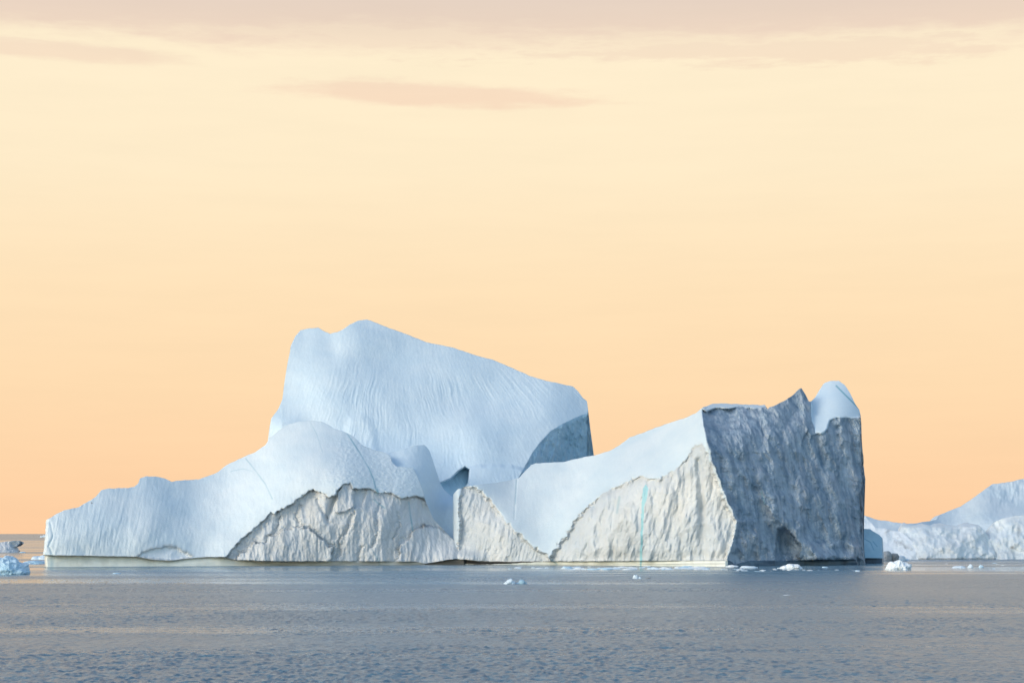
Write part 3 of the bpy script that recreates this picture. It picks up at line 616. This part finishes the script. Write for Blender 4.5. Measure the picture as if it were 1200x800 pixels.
# ------------------------------------------------------------------ blue berg just behind the tower
blue = empty('iceberg', 'small smooth deep-blue iceberg tucked behind the right foot of the shaded tower', 'iceberg', (140, 775, 0))
bw = lambda q: q * 0 + 660.0
def blue_depth(PX, PY):
    f = tps([(990, 620, 8), (1018, 620, 7), (1034, 632, 9), (990, 655, 0), (1015, 650, 0), (1034, 650, 3), (1015, 680, -1)], PX, PY) + 0.5 * fbm(PX * 0.08, PY * 0.08, PX * 0, 3, 80)
    nt = smooth(-0.3, 0.3, PY - 654)
    return 768 + f * (1 - nt) - 1.5 * (1 - nt) + nt * (1 + 0.0 * PX)
REG = {0: ('ice_body', 'clear_blue', None), 1: ('waterline_notch', 'notch_blue', 'dark wet undercut at the waterline')}
relief(988, 1035.5, pl([(988, 618), (1010, 619), (1020, 619.5), (1023, 622), (1030, 626), (1034, 630), (1035, 636), (1035.5, 653)]), bw, blue_depth, blue, lambda X, Y: (Y > 654).astype(int), back=25, nrow=90, step=0.8, endL=4, endR=12, rl=2, rr=2.2, seed=15, topjit=0.2,
       attrs={'vein': lambda X, Y: 0.8 * np.exp(-(np.minimum(line_d([(1013, 631), (1020, 635), (1024, 644)], X, Y), line_d([(1023, 634), (1028, 640)], X, Y)) / 0.5) ** 2)})

# ------------------------------------------------------------------ distant berg at the right
far = empty('iceberg', 'distant lumpy white iceberg with sloping snowfield running out of the right of the frame', 'iceberg', (220, 930, 0))
FW = lambda q: q * 0 + 654.6
FB = wdist(654.6)
def far_rear(PX, PY):
    f = tps([(1013, 606, 60), (1040, 612, 55), (1070, 622, 20), (1100, 607, 70), (1130, 593, 85), (1150, 590, 70), (1165, 567, 100), (1175, 590, 70), (1200, 562, 100), (1200, 590, 70), (1150, 610, 40), (1200, 615, 35), (1250, 565, 100), (1250, 600, 60), (1100, 640, 40), (1250, 640, 40), (1170, 655, 40), (1250, 670, 40), (1170, 690, 40), (1100, 690, 30), (1015, 650, 12), (1060, 640, 10)], PX, PY)
    m = smooth(1150, 1170, PX) * smooth(600, 585, PY)
    f += 1.5 * fbm(PX * 0.05, PY * 0.05, PX * 0, 4, 90) + m * (2.6 * facets(PX * 0.08 + PY * .03, PY * 0.07, 91, 2.0, 0.42, 0.9) + 0.8 * facets(PX * 0.2, PY * 0.17, 94, 2.0, 0.42, 0.9, False) - 1.2 * ridged(PX * 0.09, PY * 0.04, PX * 0, 3, 92)) + 0.1 * fbm(PX * 0.3, PY * 0.3, PX * 0, 3, 93)
    return FB + f
REG = {0: ('snowfield', 'wing_snow', None)}  # darkened snow colour stands in for the blue shade on this slope
relief(1005, 1262, pl([(1005, 600), (1015, 604.5), (1030, 609), (1058, 613), (1075, 613), (1098, 608.5), (1100, 604), (1115, 598), (1128, 593), (1140, 585), (1152, 576), (1165, 566.5), (1180, 565), (1196, 561.5), (1215, 560), (1235, 563), (1262, 580)]), FW, far_rear, far, none_reg, back=60, nrow=150, step=0.8, endL=10, endR=20, rl=4, rr=6, seed=16, topjit=0.6)
def far_foot(PX, PY):
    f = tps([(1013, 606, 22), (1025, 620, 14), (1050, 622, 12), (1020, 650, 0), (1060, 650, -2), (1085, 652, -3), (1070, 630, 4)], PX, PY)
    f += 0.9 * fbm(PX * 0.08, PY * 0.08, PX * 0, 4, 100) + 0.4 * facets(PX * 0.15, PY * 0.15, 101, 1.5, 0.5, 0.8)
    return FB - 10 + f
REG = {0: ('cream_slope', 'white', 'cream slope with a dirt streak at left end')}
relief(1003, 1092, pl([(1003, 600), (1014, 604), (1018, 610), (1026, 618), (1038, 619), (1050, 622), (1055, 622), (1070, 634), (1082, 645), (1092, 650)]), FW, far_foot, far, none_reg, back=20, nrow=90, step=0.8, endL=5, endR=5, rl=3, rr=3, seed=17, topjit=0.8,
       attrs={'dirt': lambda X, Y: 0.45 * np.exp(-(line_d([(1040, 622), (1052, 634), (1062, 643), (1070, 648)], X, Y) / 4.5) ** 2) * smooth(-0.3, 0.4, fbm(X * 0.15, Y * 0.15, X * 0, 3, 102))})
def far_cliff(PX, PY):
    f = tps([(1055, 620, 9), (1060, 650, -2), (1080, 612, 12), (1080, 650, -9), (1120, 612, 12), (1120, 630, -3), (1120, 650, -9), (1150, 620, 6), (1160, 650, 0), (1165, 640, 6), (1090, 630, -3)], PX, PY)
    l = fbm(PX * 0.04, PY * 0.03, PX * 0, 3, 110) * 3.0 + 2.2 * facets(PX * 0.07, PY * 0.07, 111, 1.0, 0.9, 0.8, False) + 1.5 * facets(PX * 0.22, PY * 0.2, 113, 1.5, 0.6, 0.8) + 0.3 * fbm(PX * 0.3, PY * 0.2, PX * 0, 4, 112)
    return FB - 6 + f + l * smooth(608, 622, PY) + 12 * smooth(618, 609, PY)
REG = {0: ('lumpy_cliff', 'lumpy', 'rounded white bulging cliff')}
relief(1052, 1168, pl([(1052, 640), (1054, 626), (1056, 617), (1059, 612), (1062, 613.5), (1068, 616), (1080, 613), (1090, 614.5), (1100, 612.5), (1112, 615), (1122, 615.5), (1130, 612), (1140, 613.5), (1148, 616), (1154, 622), (1159, 630), (1164, 641), (1168, 648)]), FW, far_cliff, far, none_reg, back=30, nrow=110, step=0.8, endL=8, endR=8, rl=3, rr=4, seed=18, topjit=0.9, attrs={'dirt': lambda X, Y: 0.7 * (Y > 653.7)})  # thin darker band along the waterline
def far_cliff2(PX, PY):
    f = tps([(1150, 640, 4), (1160, 650, 0), (1180, 610, 10), (1180, 650, -6), (1200, 606, 12), (1200, 630, -2), (1200, 650, -6), (1250, 610, 12), (1250, 650, -6)], PX, PY)
    l = fbm(PX * 0.04, PY * 0.03, PX * 0, 3, 120) * 3 + 2.2 * facets(PX * 0.07, PY * 0.07, 121, 1.0, 0.9, 0.8, False) + 1.5 * facets(PX * 0.3, PY * 0.2, 123, 1.5, 0.6, 0.8) + 0.3 * fbm(PX * 0.3, PY * 0.2, PX * 0, 4, 122)
    return FB - 2 + f + l * smooth(604, 616, PY)
REG = {0: ('lumpy_cliff', 'lumpy', 'rough white cliff at the right edge')}
relief(1148, 1262, pl([(1148, 646), (1156, 632), (1160, 618), (1166, 611), (1175, 607), (1185, 605), (1200, 603), (1220, 606), (1245, 612), (1262, 630)]), FW, far_cliff2, far, none_reg, back=30, nrow=110, step=0.8, endL=8, endR=8, rl=4, rr=4, seed=19, topjit=0.9,
       attrs={'dirt': lambda X, Y: 0.9 * np.exp(-(((X - 1186) / 2.2) ** 2 + ((Y - 641) / 1.6) ** 2)) + 0.35 * np.exp(-(((X - 1194) / 2.5) ** 2 + ((Y - 624) / 8) ** 2))})  # small dark spot and a fainter dark streak in the colour

# ------------------------------------------------------------------ small ice
def chunk_mesh(name, w, d, h, seed, rough=0.35, sub=4, lobes=None, mat='floe', peak=None):
    """floating lump w x d x h metres above water; lobes: list of (x,y,z,r) in unit space"""
    bm = bmesh.new(); bmesh.ops.create_icosphere(bm, subdivisions=sub, radius=1)
    V = np.array([v.co[:] for v in bm.verts])
    n = V.copy(); V2 = V.copy()
    if lobes:
        L_ = np.array(lobes); best = np.zeros(len(V))
        for lx, ly, lz, r in L_:
            c = np.array([lx, ly, lz]); b = n @ c; disc = b * b - (c @ c - r * r)
            t = np.where(disc > 0, b + np.sqrt(np.maximum(disc, 0)), 0); best = np.maximum(best, t)
        V2 = n * np.maximum(best, 0.12)[:, None]
    f1 = facets(n[:, 0] * 1.6 + seed, n[:, 2] * 1.6 + n[:, 1] * 1.6, seed, 1.4, 0.6, 0.9)
    f2 = fbm(n[:, 0] * 1.7 + seed, n[:, 1] * 1.7, n[:, 2] * 1.7, 5, seed, 0.55)
    V2 = V2 * (1 + rough * (0.7 * f1 + 0.45 * f2))[:, None]
    V2[:, 2] = np.where(V2[:, 2] < 0, V2[:, 2] * 0.3, V2[:, 2])
    zm = V2[:, 2].max(); xm = np.abs(V2[:, 0]).max(); ym = np.abs(V2[:, 1]).max()
    V2 = V2 / np.array([2 * xm / w, 2 * ym / d, zm / h])
    for v, c in zip(bm.verts, V2): v.co = c
    for f in bm.faces: f.smooth = False
    me = bpy.data.meshes.new(name); bm.to_mesh(me); bm.free(); me.materials.append(M[mat]); return me
def floater(name, x0, x1, ytop, wl, label, cat='ice chunk', mat='floe', seed=1, depth=1.0, lobes=None, rough=0.35, sub=4, group=None, me=None):
    Y = wdist(wl); w = (x1 - x0) / F * Y; h = (wl - ytop) / F * Y
    cx = ((x0 + x1) / 2 - 600) / F * Y
    me = me or chunk_mesh(name, w, w * depth, h, seed, rough, sub, lobes, mat)
    o = bpy.data.objects.new(name, me); COL.objects.link(o); o.location = (cx, Y + w * depth * 0.25, 0)
    return tag(o, label, cat, group)
# left edge bergs
lb = empty('iceberg', 'angular grey iceberg with overhanging tip, farther back at the left edge of frame', 'iceberg', (-330, 1230, 0))
def lb_depth(PX, PY):
    f = tps([(-20, 636, 10), (0, 636, 10), (10, 634, 12), (23, 634, 14), (10, 640, 0), (0, 646, -4), (15, 646, 2), (22, 646, 6), (-20, 646, -4)], PX, PY)
    s = poly_sd([(9, 635), (14, 641), (23, 648), (30, 650), (30, 630), (12, 632)], PX, PY)
    return 1235 + f + 5 * smooth(0.5, -2, s) + np.clip(-s, 0, 10) * 1.2 + 0.9 * fbm(PX * 0.3, PY * 0.3, PX * 0, 4, 130) + 1.0 * facets(PX * 0.25, PY * 0.25, 131, 1.5, 0.6, 0.8)
REG = {0: ('ice_body', 'cliff', None)}
relief(-22, 22.5, pl([(-22, 640), (-15, 636), (0, 635.3), (6, 634), (14, 633.8), (16, 636), (17.5, 640), (20, 643.5), (22.5, 646)]), lambda q: q * 0 + 646.7, lb_depth, lb, none_reg, back=18, nrow=60, step=0.4, endL=6, endR=10, rl=2, rr=2, seed=20, topjit=0.3)
M['clear_lump'] = ice_mat('blue_white_ice', (0.66, 0.78, 0.86), (0.40, 0.62, 0.76), 0.45, 0.5, (1, 1, 1), 0.8)
REG = {0: ('ice_spur', 'cliff', 'overhanging dark spur pointing right')}
relief(9, 23.8, pl([(9, 634.2), (14, 633.4), (22, 633.1), (23.8, 633.9)]), lambda q: np.interp(q, [9, 15, 20, 23.8], [641.5, 640.6, 639.5, 635.6]), lambda X, Y: 1243 + 1.5 * (X - 9) * 0.2 + 0.6 * fbm(X * 0.3, Y * 0.3, X * 0, 4, 133), lb, none_reg, back=12, nrow=30, step=0.4, endL=3, endR=5, rl=1.5, rr=1.5, seed=27, topjit=0.15, pad=0.1)
floater('iceberg', -26, 31, 650.5, 672.8, 'lumpy turquoise-blue iceberg cut off by the left edge of frame, nearest of the left group', 'iceberg', 'clear_lump', 3, 0.8,
        [(-0.4, 0, 0.3, 0.7), (0.15, 0, 0.25, 0.72), (0.55, 0.1, 0.1, 0.6)], 0.38, 6)
floater('ice_floe', 34, 62, 649.5, 655.2, 'pale low wedge-shaped floe touching the left end of the big berg', 'ice floe', 'floe', 5, 1.2, [(0.3, 0, 0.1, 0.7), (-0.4, 0, 0, 0.6)], 0.2)
floater('ice_floe', 24, 56, 656.3, 660.2, 'flat blue-grey floe just below the pale wedge, left of the big berg', 'ice floe', 'clear_lump', 6, 1.5, None, 0.25)
floater('iceberg', 46, 55, 626.2, 629.2, 'tiny white iceberg on the horizon against the left end of the big berg', 'iceberg', 'floe', 7, 0.8, [(-0.5, 0, 0, 0.5), (0.3, 0, 0.3, 0.6)], 0.3)
floater('ice_floe', 22, 30, 646.0, 647.2, 'thin dark-blue sliver of ice beside the angular grey iceberg', 'ice floe', 'clear_lump', 8, 1.2, None, 0.2)
floater('ice_floe', 131, 142, 670.6, 671.9, 'tiny flat blue floe on calm water below the cream waterline band', 'ice floe', 'clear_lump', 9, 1.2, None, 0.25)
# foreground growlers
floater('growler', 590, 605, 677.4, 684.2, 'knobbly grey-white ice lump alone in the foreground water, left of its blue twin', 'ice chunk', 'floe', 12, 0.9, [(-0.5, 0, 0, 0.45), (0.0, 0, 0.35, 0.5), (0.5, 0, 0.05, 0.42)], 0.4)
floater('growler', 604, 618, 678.4, 684.1, 'rounded clear-blue ice lump just right of the grey-white one', 'ice chunk', 'clear_blue', 13, 0.9, [(0.1, 0, 0.2, 0.6), (-0.6, 0, 0, 0.35), (0.5, 0, 0, 0.45)], 0.3)
floater('growler', 741, 752, 673.2, 678.0, 'small pale ice lump in open water below the turquoise vein', 'ice chunk', 'floe', 14, 0.9, [(-0.3, 0, 0.2, 0.6), (0.5, 0, 0, 0.4)], 0.35)
floater('growler', 755, 764, 676.3, 678.0, 'low dark sliver of ice trailing the small pale lump', 'ice chunk', 'dirty', 15, 0.9, None, 0.3)
floater('growler', 914.5, 943, 660.2, 665.8, 'bright white flat-topped ice lump afloat below the shaded tower', 'ice chunk', 'white', 16, 0.7, [(-0.6, 0, 0.02, 0.42), (-0.1, 0, 0.1, 0.55), (0.35, 0, 0.1, 0.5), (0.75, 0, 0, 0.3)], 0.25)
floater('growler', 1037.5, 1070, 655.8, 667.2, 'white peaked ice chunk on the pink water right of the tower', 'ice chunk', 'white', 17, 0.8, [(-0.35, 0, -0.1, 0.6), (0.1, 0, 0.12, 0.55), (0.45, 0, -0.1, 0.6)], 0.5, 5)
floater('growler', 1034.5, 1056, 645.2, 656.5, 'dark dirt-stained ice lump between the deep-blue iceberg and the cream slope', 'ice chunk', 'dirty', 18, 0.8, [(-0.4, 0, 0.1, 0.6), (0.4, 0, 0.05, 0.55)], 0.3, 5)
floater('growler', 1053, 1066, 650.8, 656.8, 'small pale blue ice lump touching the right side of the dirt-stained one', 'ice chunk', 'floe', 19, 0.9, [(-0.2, 0, 0.2, 0.6), (0.6, 0, 0, 0.35)], 0.3)
floater('ice_floe', 1116, 1134, 662.6, 665.3, 'flat pale floe on calm water in front of the distant berg', 'ice floe', 'floe', 20, 1.0, None, 0.3)
floater('growler', 1134, 1141, 660.6, 665.0, 'little peaked ice lump between the flat floes off the distant berg', 'ice chunk', 'floe', 21, 0.9, None, 0.35)
floater('growler', 1147, 1153, 661.4, 664.8, 'little dark-tipped ice lump rightmost off the distant berg', 'ice chunk', 'clear_lump', 22, 0.9, None, 0.35)
floater('ice_floe', 850, 866, 661.5, 664.3, 'white slushy floe at the foot of the corner between cream cliff and tower', 'ice floe', 'white', 23, 0.8, None, 0.35)
floater('ice_floe', 866, 889, 662.6, 665.2, 'low white floe right of the slushy one below the tower', 'ice floe', 'floe', 24, 0.8, None, 0.35)
# scattered brash: copies of a few small lumps
rnd = random.Random(5)
protos = [chunk_mesh('brash_ice', 1.6, 1.3, 0.22, 40 + i, 0.35, 3, None, ('floe', 'white', 'clear_lump')[i % 3]) for i in range(5)]
spots = []
ZONES = [('tiny scrap of white brash ice in the loose line of scraps below the cream cliffs', 'brash ice below the cream cliffs', 60, 660, 830, 664.0, 667.3, 0.6, 2.4),
         ('tiny scrap of brash ice scattered on the dark water below the shaded tower', 'brash ice below the tower', 34, 845, 1012, 663.8, 669.5, 0.4, 1.3),
         ('tiny pale scrap of brash ice off the black hollow in the berg', 'brash ice off the hollow', 10, 590, 655, 664, 667, 0.5, 1.4),
         ('tiny scrap of brash ice on the calm pink water in front of the distant berg', 'brash ice off the distant berg', 10, 1072, 1185, 659, 668, 0.3, 0.9)]
for lab, grp, n_, xa, xb, ya, yb, sa, sb in ZONES:
    for i in range(n_): spots.append((rnd.uniform(xa, xb), rnd.uniform(ya, yb), rnd.uniform(sa, sb), lab, grp))
spots += [(922, 697.5, 0.9, 'lone tiny scrap of ice on open water well below the tower', None)]
for i, (sx, sy, sc, lab, grp) in enumerate(spots):
    Y = wdist(sy); me = protos[i % 5]
    o = bpy.data.objects.new('brash_ice', me); COL.objects.link(o)
    o.location = ((sx - 600) / F * Y, Y, -0.02); o.rotation_euler = (0, 0, rnd.uniform(-0.5, 0.5)); o.scale = (sc * rnd.uniform(0.9, 1.9), sc, sc * rnd.uniform(0.8, 1.6))
    tag(o, lab, 'brash ice', grp)

# ------------------------------------------------------------------ gull in front of the left shoulder
def gull(px, py, Y, label):
    x, y, z = to_xyz(px, py, Y)
    bm = bmesh.new()
    def ring(cx, cz, r, yy, n=8): return [bm.verts.new((cx + r * math.cos(a), yy, cz + r * math.sin(a) * 0.85)) for a in [2 * math.pi * k / n for k in range(n)]]
    secs = [(-0.38, 0.01), (-0.25, 0.07), (-0.05, 0.12), (0.12, 0.10), (0.22, 0.055), (0.29, 0.06), (0.35, 0.03), (0.42, 0.008)]
    rings = [ring(0, 0, r, yy) for yy, r in secs]
    for a, b in zip(rings[:-1], rings[1:]):
        for k in range(8): bm.faces.new((a[k], a[(k + 1) % 8], b[(k + 1) % 8], b[k]))
    bm.faces.new(rings[0][::-1]); bm.faces.new(rings[-1])
    for s in (-1, 1):
        P = [(0.08, 0.13, 0.03), (0.35, 0.16, 0.26), (0.62, 0.05, 0.38), (0.85, -0.12, 0.32)]
        Q = [(0.08, -0.12, 0.03), (0.35, -0.10, 0.24), (0.62, -0.10, 0.36), (0.85, -0.16, 0.32)]
        for off in (0.0, 0.02):
            p = [bm.verts.new((s * a, b, c + off)) for a, b, c in P]; q = [bm.verts.new((s * a, b, c + off)) for a, b, c in Q]
            for k in range(3):
                f = (p[k], p[k + 1], q[k + 1], q[k]); bm.faces.new(f if (s > 0) == (off == 0) else f[::-1])
    me = bpy.data.meshes.new('seabird'); bm.to_mesh(me); bm.free()
    m = new_mat('feathers'); t = NT(m); co = t.a('ShaderNodeTexCoord').outputs['Object']
    t.a('ShaderNodeOutputMaterial', {0: t.a('ShaderNodeBsdfPrincipled', {'Base Color': t.mix(t.noise(co, 6), (0.05, 0.05, 0.06), (0.16, 0.16, 0.17)), 'Roughness': 0.7}).outputs[0]})
    me.materials.append(m)
    o = bpy.data.objects.new('seabird', me); COL.objects.link(o); o.location = (x, y, z); o.rotation_euler = (0.1, 0.35, 1.0)
    tag(o, label, 'bird')
gull(107.5, 589.5, 660, 'small dark seabird flying before the snowy left shoulder of the berg')

# ------------------------------------------------------------------ sea
def sea():
    # one sheet: fine fan of real wavelets in front of the bergs, coarse beyond and to the sides
    t = np.concatenate([[-8, -3, -1.2, -0.6], np.linspace(-0.36, 0.36, 1000), [0.6, 1.2, 3, 8]])
    yd = [135.0]
    while yd[-1] < 620: yd.append(yd[-1] * 1.0026)
    y = np.concatenate([[-500, -100, 40, 100], yd, [640, 700, 900, 1500, 4000, 12000, 40000, 110000]])
    X = t[None] * np.maximum(y, 130)[:, None]; Y = np.repeat(y[:, None], len(t), 1)
    env = smooth(0.36, 0.33, np.abs(t))[None] * (smooth(135, 142, y) * smooth(620, 470, y))[:, None]
    Z = np.zeros_like(X); m_ = env > 0
    xx, yy = X[m_], Y[m_]
    wx = xx + 1.5 * perlin(xx * 0.1, yy * 0.1, xx * 0, 200)
    gust = smooth(-0.6, 0.5, perlin(xx * 0.012, yy * 0.03, xx * 0, 201) + 0.3 * perlin(xx * 0.05, yy * 0.09, xx * 0, 202))
    h = 0.09 * perlin(wx * 0.20, yy * 0.26, xx * 0, 203) + 0.11 * (1 - 2 * np.abs(perlin(wx * 0.50, yy * 0.75, xx * 0, 204))) + 0.08 * (1 - 2 * np.abs(perlin(wx * 0.95, yy * 1.25, xx * 0, 205))) + 0.10 * perlin(wx * 1.6, yy * 1.8, xx * 0, 206)
    Z[m_] = h * (0.35 + 0.65 * gust) * env[m_]
    nr, nc_ = X.shape; idx = np.arange(nr * nc_).reshape(nr, nc_)
    q = np.stack([idx[:-1, :-1], idx[:-1, 1:], idx[1:, 1:], idx[1:, :-1]], -1).reshape(-1, 4)
    me = bpy.data.meshes.new('sea')
    me.vertices.add(nr * nc_); me.vertices.foreach_set('co', np.stack([X, Y, Z], -1).ravel())
    me.loops.add(q.size); me.loops.foreach_set('vertex_index', q.ravel())
    me.polygons.add(len(q)); me.polygons.foreach_set('loop_start', np.arange(0, q.size, 4)); me.polygons.foreach_set('loop_total', np.full(len(q), 4))
    me.update(calc_edges=True); me.polygons.foreach_set('use_smooth', np.ones(len(q), bool))
    m = new_mat('sea_water'); t = NT(m)
    co = t.a('ShaderNodeTexCoord').outputs['Object']
    # ripple heights at several sizes, crests lying mostly across the view
    n1 = t.a('ShaderNodeTexNoise', {'Vector': t.mapp(co, (0.75, 0.5, 1)), 'Scale': 1.0, 'Detail': 5, 'Roughness': 0.65, 'Distortion': 0.5}).outputs[0]
    n2 = t.noise(t.mapp(co, (0.16, 0.085, 1)), 1.0, 3, 0.55)
    patch = t.noise(t.mapp(co, (0.0022, 0.018, 1)), 1.0, 4, 0.55)
    patch2 = t.noise(t.mapp(co, (0.012, 0.06, 1)), 1.0, 4, 0.6)
    rip = t.a('ShaderNodeMath', {0: t.a('ShaderNodeMath', {0: patch, 1: 0.75}, operation='MULTIPLY').outputs[0], 1: t.a('ShaderNodeMath', {0: patch2, 1: 0.25}, operation='MULTIPLY').outputs[0]}, operation='ADD').outputs[0]
    # calm water lies round and behind the berg, wind-ruffled water nearer the viewer and out at the horizon
    sp = t.a('ShaderNodeSeparateXYZ', {0: co}).outputs
    dist = sp[1]
    calm = t.a('ShaderNodeMath', {0: t.a('ShaderNodeMapRange', {0: dist, 1: 430.0, 2: 680.0}, interpolation_type='SMOOTHSTEP').outputs[0], 1: t.a('ShaderNodeMapRange', {0: dist, 1: 4200.0, 2: 3000.0}, interpolation_type='SMOOTHSTEP').outputs[0]}, operation='MULTIPLY').outputs[0]
    rip = t.a('ShaderNodeMath', {0: rip, 1: t.a('ShaderNodeMath', {0: calm, 1: 0.12}, operation='MULTIPLY').outputs[0]}, operation='SUBTRACT').outputs[0]
    amt = t.rng(rip, 0.34, 0.46, 0.10, 1.0)
    ht = t.a('ShaderNodeMath', {0: t.a('ShaderNodeMath', {0: n1, 1: 0.40}, operation='MULTIPLY').outputs[0], 1: t.a('ShaderNodeMath', {0: n2, 1: 0.8}, operation='MULTIPLY').outputs[0]}, operation='ADD').outputs[0]
    b = t.a('ShaderNodeBump', {'Strength': amt, 'Distance': 1.0, 'Height': ht})
    ro = t.rng(rip, 0.34, 0.46, 0.12, 0.28)
    p = t.a('ShaderNodeBsdfPrincipled', {'Base Color': (0.125, 0.225, 0.285, 1), 'Roughness': ro, 'IOR': 1.40, 'Normal': b.outputs[0], 'Specular IOR Level': 0.5})
    t.a('ShaderNodeOutputMaterial', {0: p.outputs[0]})
    me.materials.append(m)
    o = bpy.data.objects.new('water', me); COL.objects.link(o); o['kind'] = 'structure'
sea()
